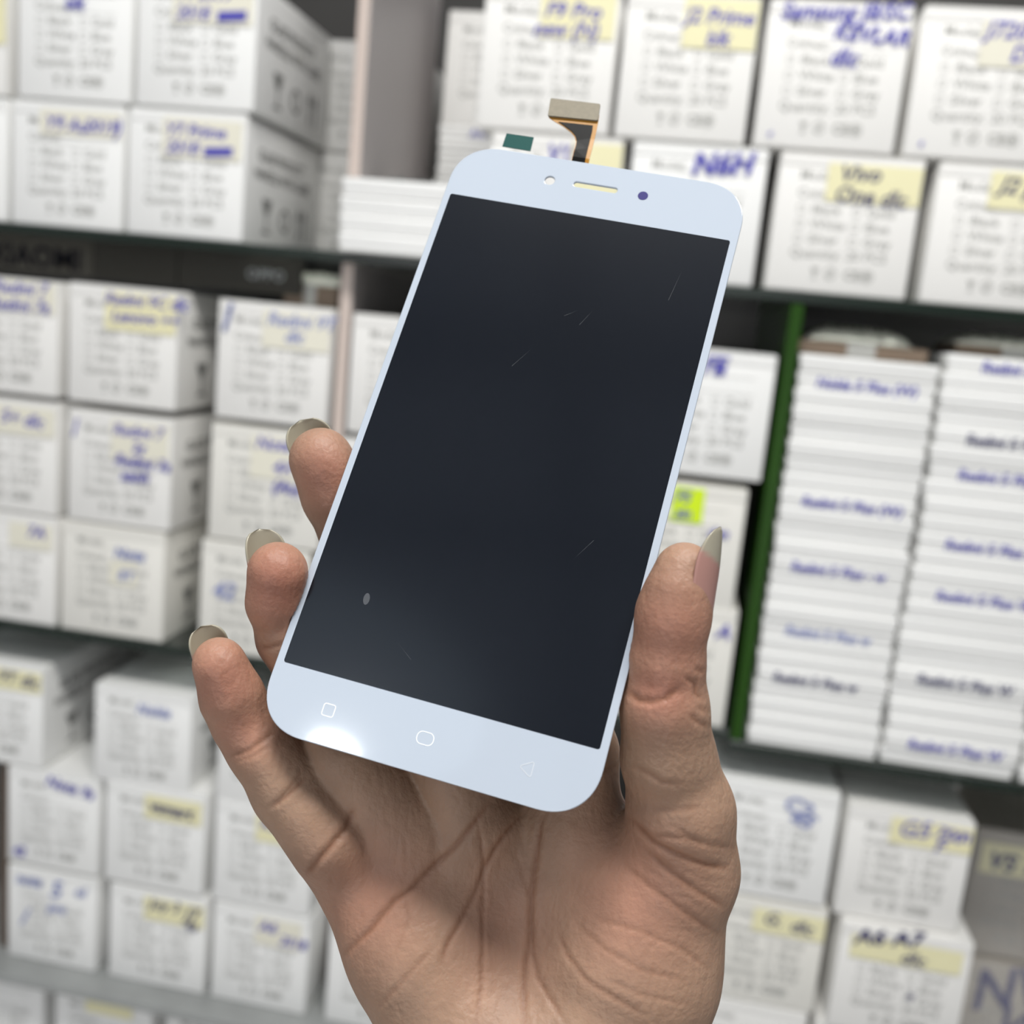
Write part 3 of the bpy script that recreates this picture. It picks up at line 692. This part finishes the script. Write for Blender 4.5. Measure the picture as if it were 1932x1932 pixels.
px = np.stack([Vm[:, 0] / Vm[:, 2], Vm[:, 1] / Vm[:, 2]], 1) * 1932 + 966
face = np.clip(-nrm[:, 2] * 1.6 + .15, 0, 1)
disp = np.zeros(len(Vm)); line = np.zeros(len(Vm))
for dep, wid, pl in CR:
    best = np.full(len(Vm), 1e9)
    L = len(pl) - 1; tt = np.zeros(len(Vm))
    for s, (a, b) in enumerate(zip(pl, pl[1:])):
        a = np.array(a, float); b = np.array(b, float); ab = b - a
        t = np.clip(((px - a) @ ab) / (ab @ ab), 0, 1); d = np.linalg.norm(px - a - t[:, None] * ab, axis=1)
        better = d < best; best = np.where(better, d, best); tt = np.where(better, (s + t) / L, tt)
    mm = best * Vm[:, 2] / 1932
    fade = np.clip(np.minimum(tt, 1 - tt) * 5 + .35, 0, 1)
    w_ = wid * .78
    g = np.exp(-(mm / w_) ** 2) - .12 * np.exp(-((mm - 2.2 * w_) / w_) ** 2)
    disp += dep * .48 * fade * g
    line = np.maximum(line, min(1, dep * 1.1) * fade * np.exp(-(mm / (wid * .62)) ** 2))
Vm = Vm - nrm * (disp * face)[:, None]
# flush = how pink the skin is there (finger pads, knuckles, mounds)
flush = np.zeros(len(Vm))
for (qx, qy, qz), r, s in ((H(612, 900, 215), 11, .9), (H(522, 1110, 203), 12, 1.0), (H(425, 1285, 204), 10, .85), (H(455, 1370, 206), 8, .7), (H(1262, 1200, 191), 13, .75), (H(1245, 1300, 192), 8, .9),
                          (H(700, 1690, 208), 14, .55), (H(1190, 1690, 196), 15, .6), (H(950, 1750, 205), 14, .35)):
    flush = np.maximum(flush, s * np.exp(-((Vm - np.array([qx, qy, qz])) ** 2).sum(1) / r ** 2))
Wd = to_world(Vm / 1000)
# flesh pressed flat where finger and thumb grip the edges of the panel
inv = np.array(PH.matrix_world.inverted())
Lc = Wd @ inv[:3, :3].T + inv[:3, 3]
m_ = (np.abs(Lc[:, 0]) < .03447) & (np.abs(Lc[:, 0]) > .030) & (np.abs(Lc[:, 1]) < .069) & (Lc[:, 2] > -.0026) & (Lc[:, 2] < .0005)
Lc[m_, 0] = np.sign(Lc[m_, 0]) * .03449
Wd[m_] = (Lc[m_] - inv[:3, 3]) @ np.linalg.inv(inv[:3, :3]).T
org = to_world(H(990, 1800, 210)[None] / 1000)[0]
me = bpy.data.meshes.new('hand')
me.from_pydata((Wd - org).tolist(), [], Q.tolist())
me.update()
at_ = me.attributes.new('flush', 'FLOAT', 'POINT'); at_.data.foreach_set('value', flush.astype(np.float32))
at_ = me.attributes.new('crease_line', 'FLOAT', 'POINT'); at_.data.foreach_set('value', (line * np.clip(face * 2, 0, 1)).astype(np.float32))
for p in me.polygons: p.use_smooth = True
SKIN = bpy.data.materials.new('skin'); SKIN.use_nodes = True
nt = SKIN.node_tree; b = nt.nodes['Principled BSDF']
b.inputs['Roughness'].default_value = .52; b.inputs['Specular IOR Level'].default_value = .34
b.inputs['Subsurface Weight'].default_value = .22; b.inputs['Subsurface Radius'].default_value = (1.0, .36, .18); b.inputs['Subsurface Scale'].default_value = .0035
att = nt.nodes.new('ShaderNodeAttribute'); att.attribute_name = 'flush'
mx = nt.nodes.new('ShaderNodeMix'); mx.data_type = 'RGBA'
mx.inputs[6].default_value = (.315, .20, .135, 1); mx.inputs[7].default_value = (.36, .158, .108, 1)
nt.links.new(att.outputs['Fac'], mx.inputs[0])
tc = nt.nodes.new('ShaderNodeTexCoord')
n1 = nt.nodes.new('ShaderNodeTexNoise'); n1.inputs['Scale'].default_value = 90; n1.inputs['Detail'].default_value = 5
nt.links.new(tc.outputs['Object'], n1.inputs['Vector'])
rmp = nt.nodes.new('ShaderNodeMapRange'); rmp.inputs[1].default_value = .3; rmp.inputs[2].default_value = .7; rmp.inputs[3].default_value = .84; rmp.inputs[4].default_value = 1.12
nt.links.new(n1.outputs['Fac'], rmp.inputs[0])
ml = nt.nodes.new('ShaderNodeVectorMath'); ml.operation = 'SCALE'
nt.links.new(mx.outputs[2], ml.inputs[0]); nt.links.new(rmp.outputs[0], ml.inputs['Scale']); 
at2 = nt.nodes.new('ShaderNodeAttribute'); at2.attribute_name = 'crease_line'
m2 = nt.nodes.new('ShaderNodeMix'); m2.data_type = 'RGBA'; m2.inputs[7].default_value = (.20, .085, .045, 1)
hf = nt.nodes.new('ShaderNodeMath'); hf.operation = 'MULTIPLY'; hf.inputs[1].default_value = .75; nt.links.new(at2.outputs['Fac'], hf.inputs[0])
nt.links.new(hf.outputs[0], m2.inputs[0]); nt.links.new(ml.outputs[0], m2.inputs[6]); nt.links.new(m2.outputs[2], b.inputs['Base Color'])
n2 = nt.nodes.new('ShaderNodeTexNoise'); n2.inputs['Scale'].default_value = 900; n2.inputs['Detail'].default_value = 3
n3 = nt.nodes.new('ShaderNodeTexVoronoi'); n3.feature = 'DISTANCE_TO_EDGE'; n3.inputs['Scale'].default_value = 420
mp = nt.nodes.new('ShaderNodeMapping'); mp.inputs['Rotation'].default_value = (.3, .5, .6); mp.inputs['Scale'].default_value = (1, 1, .35)
nt.links.new(tc.outputs['Object'], n2.inputs['Vector']); nt.links.new(tc.outputs['Object'], mp.inputs['Vector']); nt.links.new(mp.outputs[0], n3.inputs['Vector'])
ad = nt.nodes.new('ShaderNodeMath'); ad.operation = 'ADD'; nt.links.new(n2.outputs['Fac'], ad.inputs[0]); nt.links.new(n3.outputs['Distance'], ad.inputs[1])
bp = nt.nodes.new('ShaderNodeBump'); bp.inputs['Strength'].default_value = .5; bp.inputs['Distance'].default_value = .0004
nt.links.new(ad.outputs[0], bp.inputs['Height']); nt.links.new(bp.outputs['Normal'], b.inputs['Normal'])
me.materials.append(SKIN)
HAND = link('hand', me, None, None, tuple(org))
tag(HAND, 'bare right hand, palm towards us, fingers and thumb gripping the phone screen', 'hand')
def nail(T, r, a, tiltdir, tilt, lb, lf, half, taper, label=None, bed=None):
    a = a / np.linalg.norm(a)
    back = np.array([0, 0, 1.0]); back -= a * (a @ back); back /= np.linalg.norm(back)
    side = np.cross(a, back)
    if side @ np.array([1.0, 0, 0]) * tiltdir < 0: side = -side
    d = back * math.cos(tilt) + side * math.sin(tilt); s = np.cross(a, d)
    nu, nt_ = 26, 18; pts = []
    for i in range(nu + 1):
        u = -lb + (lf + lb) * i / nu
        f = max(0.0, (u - taper) / (lf - taper)); hw = half * math.sqrt(max(.0, 1 - f ** 2.2)) + .01
        g = max(0.0, (-lb * .55 - u) / (lb * .45)); hw *= math.sqrt(max(.02, 1 - g ** 2))
        R = r * (1.0 - .10 * max(0, u / lf) ** 2)
        for j in range(nt_ + 1):
            th = hw * (2 * j / nt_ - 1)
            pts.append(T + a * u + (d * math.cos(th) + s * math.sin(th)) * R)
    pts = np.array(pts); k = nt_ + 1
    nr = np.array([d * math.cos(half * (2 * j / nt_ - 1) * .9) + s * math.sin(half * (2 * j / nt_ - 1) * .9) for i in range(nu + 1) for j in range(k)])
    W = np.concatenate([to_world((pts + nr * .12) / 1000), to_world((pts - nr * .24) / 1000)]) - org
    n0 = k * (nu + 1); F = []
    for i in range(nu):
        for j in range(nt_):
            q_ = (i * k + j, i * k + j + 1, (i + 1) * k + j + 1, (i + 1) * k + j)
            F.append(q_); F.append(tuple(v + n0 for v in q_[::-1]))
    rim = [i * k for i in range(nu + 1)] + [nu * k + j for j in range(1, k)] + [i * k + nt_ for i in range(nu - 1, -1, -1)] + [j for j in range(nt_ - 1, 0, -1)]
    for a_, b_ in zip(rim, rim[1:] + rim[:1]): F.append((b_, a_, a_ + n0, b_ + n0))
    me_ = bpy.data.meshes.new('fingernail'); me_.from_pydata(W.tolist(), [], F); me_.update()
    bm = bmesh.new(); bm.from_mesh(me_); bmesh.ops.recalc_face_normals(bm, faces=list(bm.faces)); bm.to_mesh(me_); bm.free()
    fr = []
    for i in range(nu + 1):
        for j in range(k):
            u = -lb + (lf + lb) * i / nu + (bed[1] * (j / nt_ - .5) if bed else 0)
            c0 = bed[0] if bed else taper * .7
            fr.append(min(1, max(0, (u - c0) / .9 + .5)))
    at3 = me_.attributes.new('free', 'FLOAT', 'POINT'); at3.data.foreach_set('value', np.array(fr + fr, np.float32))
    for p in me_.polygons: p.use_smooth = True
    o = link('fingernail', me_, NAIL, HAND)
    if label: o['label'] = label
NAIL = mat('nail', (.33, .305, .235), .3, spec=.4)
nn = NAIL.node_tree; na = nn.nodes.new('ShaderNodeAttribute'); na.attribute_name = 'free'
nm = nn.nodes.new('ShaderNodeMix'); nm.data_type = 'RGBA'; nm.inputs[6].default_value = (.37, .20, .17, 1); nm.inputs[7].default_value = (.33, .305, .235, 1)
nn.links.new(na.outputs['Fac'], nm.inputs[0]); nn.links.new(nm.outputs[2], nn.nodes['Principled BSDF'].inputs['Base Color'])
def ax2(p, q_): return p[0] - q_[0]
nail(MID[0][0], 6.75, ax2(MID[0], MID[1]), -1, math.radians(16), 7, 9.3, math.radians(52), 4.5)
nail(RING[0][0], 5.95, np.array([-.20, -.975, -.02]), -1, math.radians(36), 7, 9.2, math.radians(50), 4.0)
nail(PINK[0][0], 5.1, ax2(PINK[0], PINK[1]), -1, math.radians(28), 6, 7.2, math.radians(52), 3.5)
nail(THUMB[0][0] + np.array([-.3, 0, 0]), 6.7, np.array([.155, -.985, .02]), 1, math.radians(119), 10.8, 9.7, math.radians(52), .5, 'long pointed thumbnail with pale tip', (2.6, 4.5))

# ------------------------------------------------------------------ light
def area(name, loc, sx, sy, power, color=(1, 1, 1), shape='RECTANGLE', aim=None):
    l = bpy.data.lights.new(name, 'AREA'); l.shape = shape; l.size = sx; l.size_y = sy; l.energy = power; l.color = color
    o = bpy.data.objects.new(name, l); COL.objects.link(o); o.location = loc
    if aim is not None: o.rotation_euler = (Vector(aim) - Vector(loc)).to_track_quat('-Z', 'Y').to_euler()
    return o
area('ceiling_key_and_fill_lamp', (.10, -.93, 2.66), 1.0, .30, 41, (1, .985, .95))
area('ceiling_key_and_fill_lamp', (-1.6, -2.2, 2.66), .6, 1.2, 10, (1, .985, .96))  # unseen side lamp added as frontal fill for the carton fronts
area('ceiling_key_and_fill_lamp', (1.3, -1.9, 2.66), .6, 1.2, 4, (1, .985, .96))  # weaker unseen fill lamp added on the right
area('ceiling_round_lamp', (-.93, -2.91, 2.66), .13, .13, 2.0, (.95, .98, 1.0), 'DISK')
area('screen_glow_disc', (-.92, -2.66, 2.668), .85, .85, 1.35, (.68, .85, 1.0), 'DISK')  # unseen disc added for the bluish glow on the display
area('front_fill_panel', (-.6, -3.47, .95), 1.9, 1.4, 25, (.98, .985, 1.0), 'RECTANGLE', (-.6, 0, .85))  # unseen fill panel added to brighten carton fronts and the lower bay
w = bpy.data.worlds.new('world'); scene.world = w; w.use_nodes = True
w.node_tree.nodes['Background'].inputs[0].default_value = (.9, .95, 1, 1); w.node_tree.nodes['Background'].inputs[1].default_value = .3

# ------------------------------------------------------------------ camera
cam = bpy.data.cameras.new('camera'); co = bpy.data.objects.new('camera', cam); COL.objects.link(co)
cam.sensor_fit = 'HORIZONTAL'; cam.sensor_width = 36; cam.lens = 36; cam.clip_start = .01
r_, d_, f_ = (dir_world(v) for v in ((1, 0, 0), (0, 1, 0), (0, 0, 1)))
co.matrix_world = Matrix(((r_[0], -d_[0], -f_[0], EYE[0]), (r_[1], -d_[1], -f_[1], EYE[1]), (r_[2], -d_[2], -f_[2], EYE[2]), (0, 0, 0, 1)))
cam.dof.use_dof = True; cam.dof.focus_distance = .212; cam.dof.aperture_fstop = 12.5
scene.camera = co
vs = scene.view_settings
vs.view_transform = 'Standard'; vs.look = 'None'; vs.gamma = 1; vs.use_curve_mapping = False; vs.exposure = -0.23
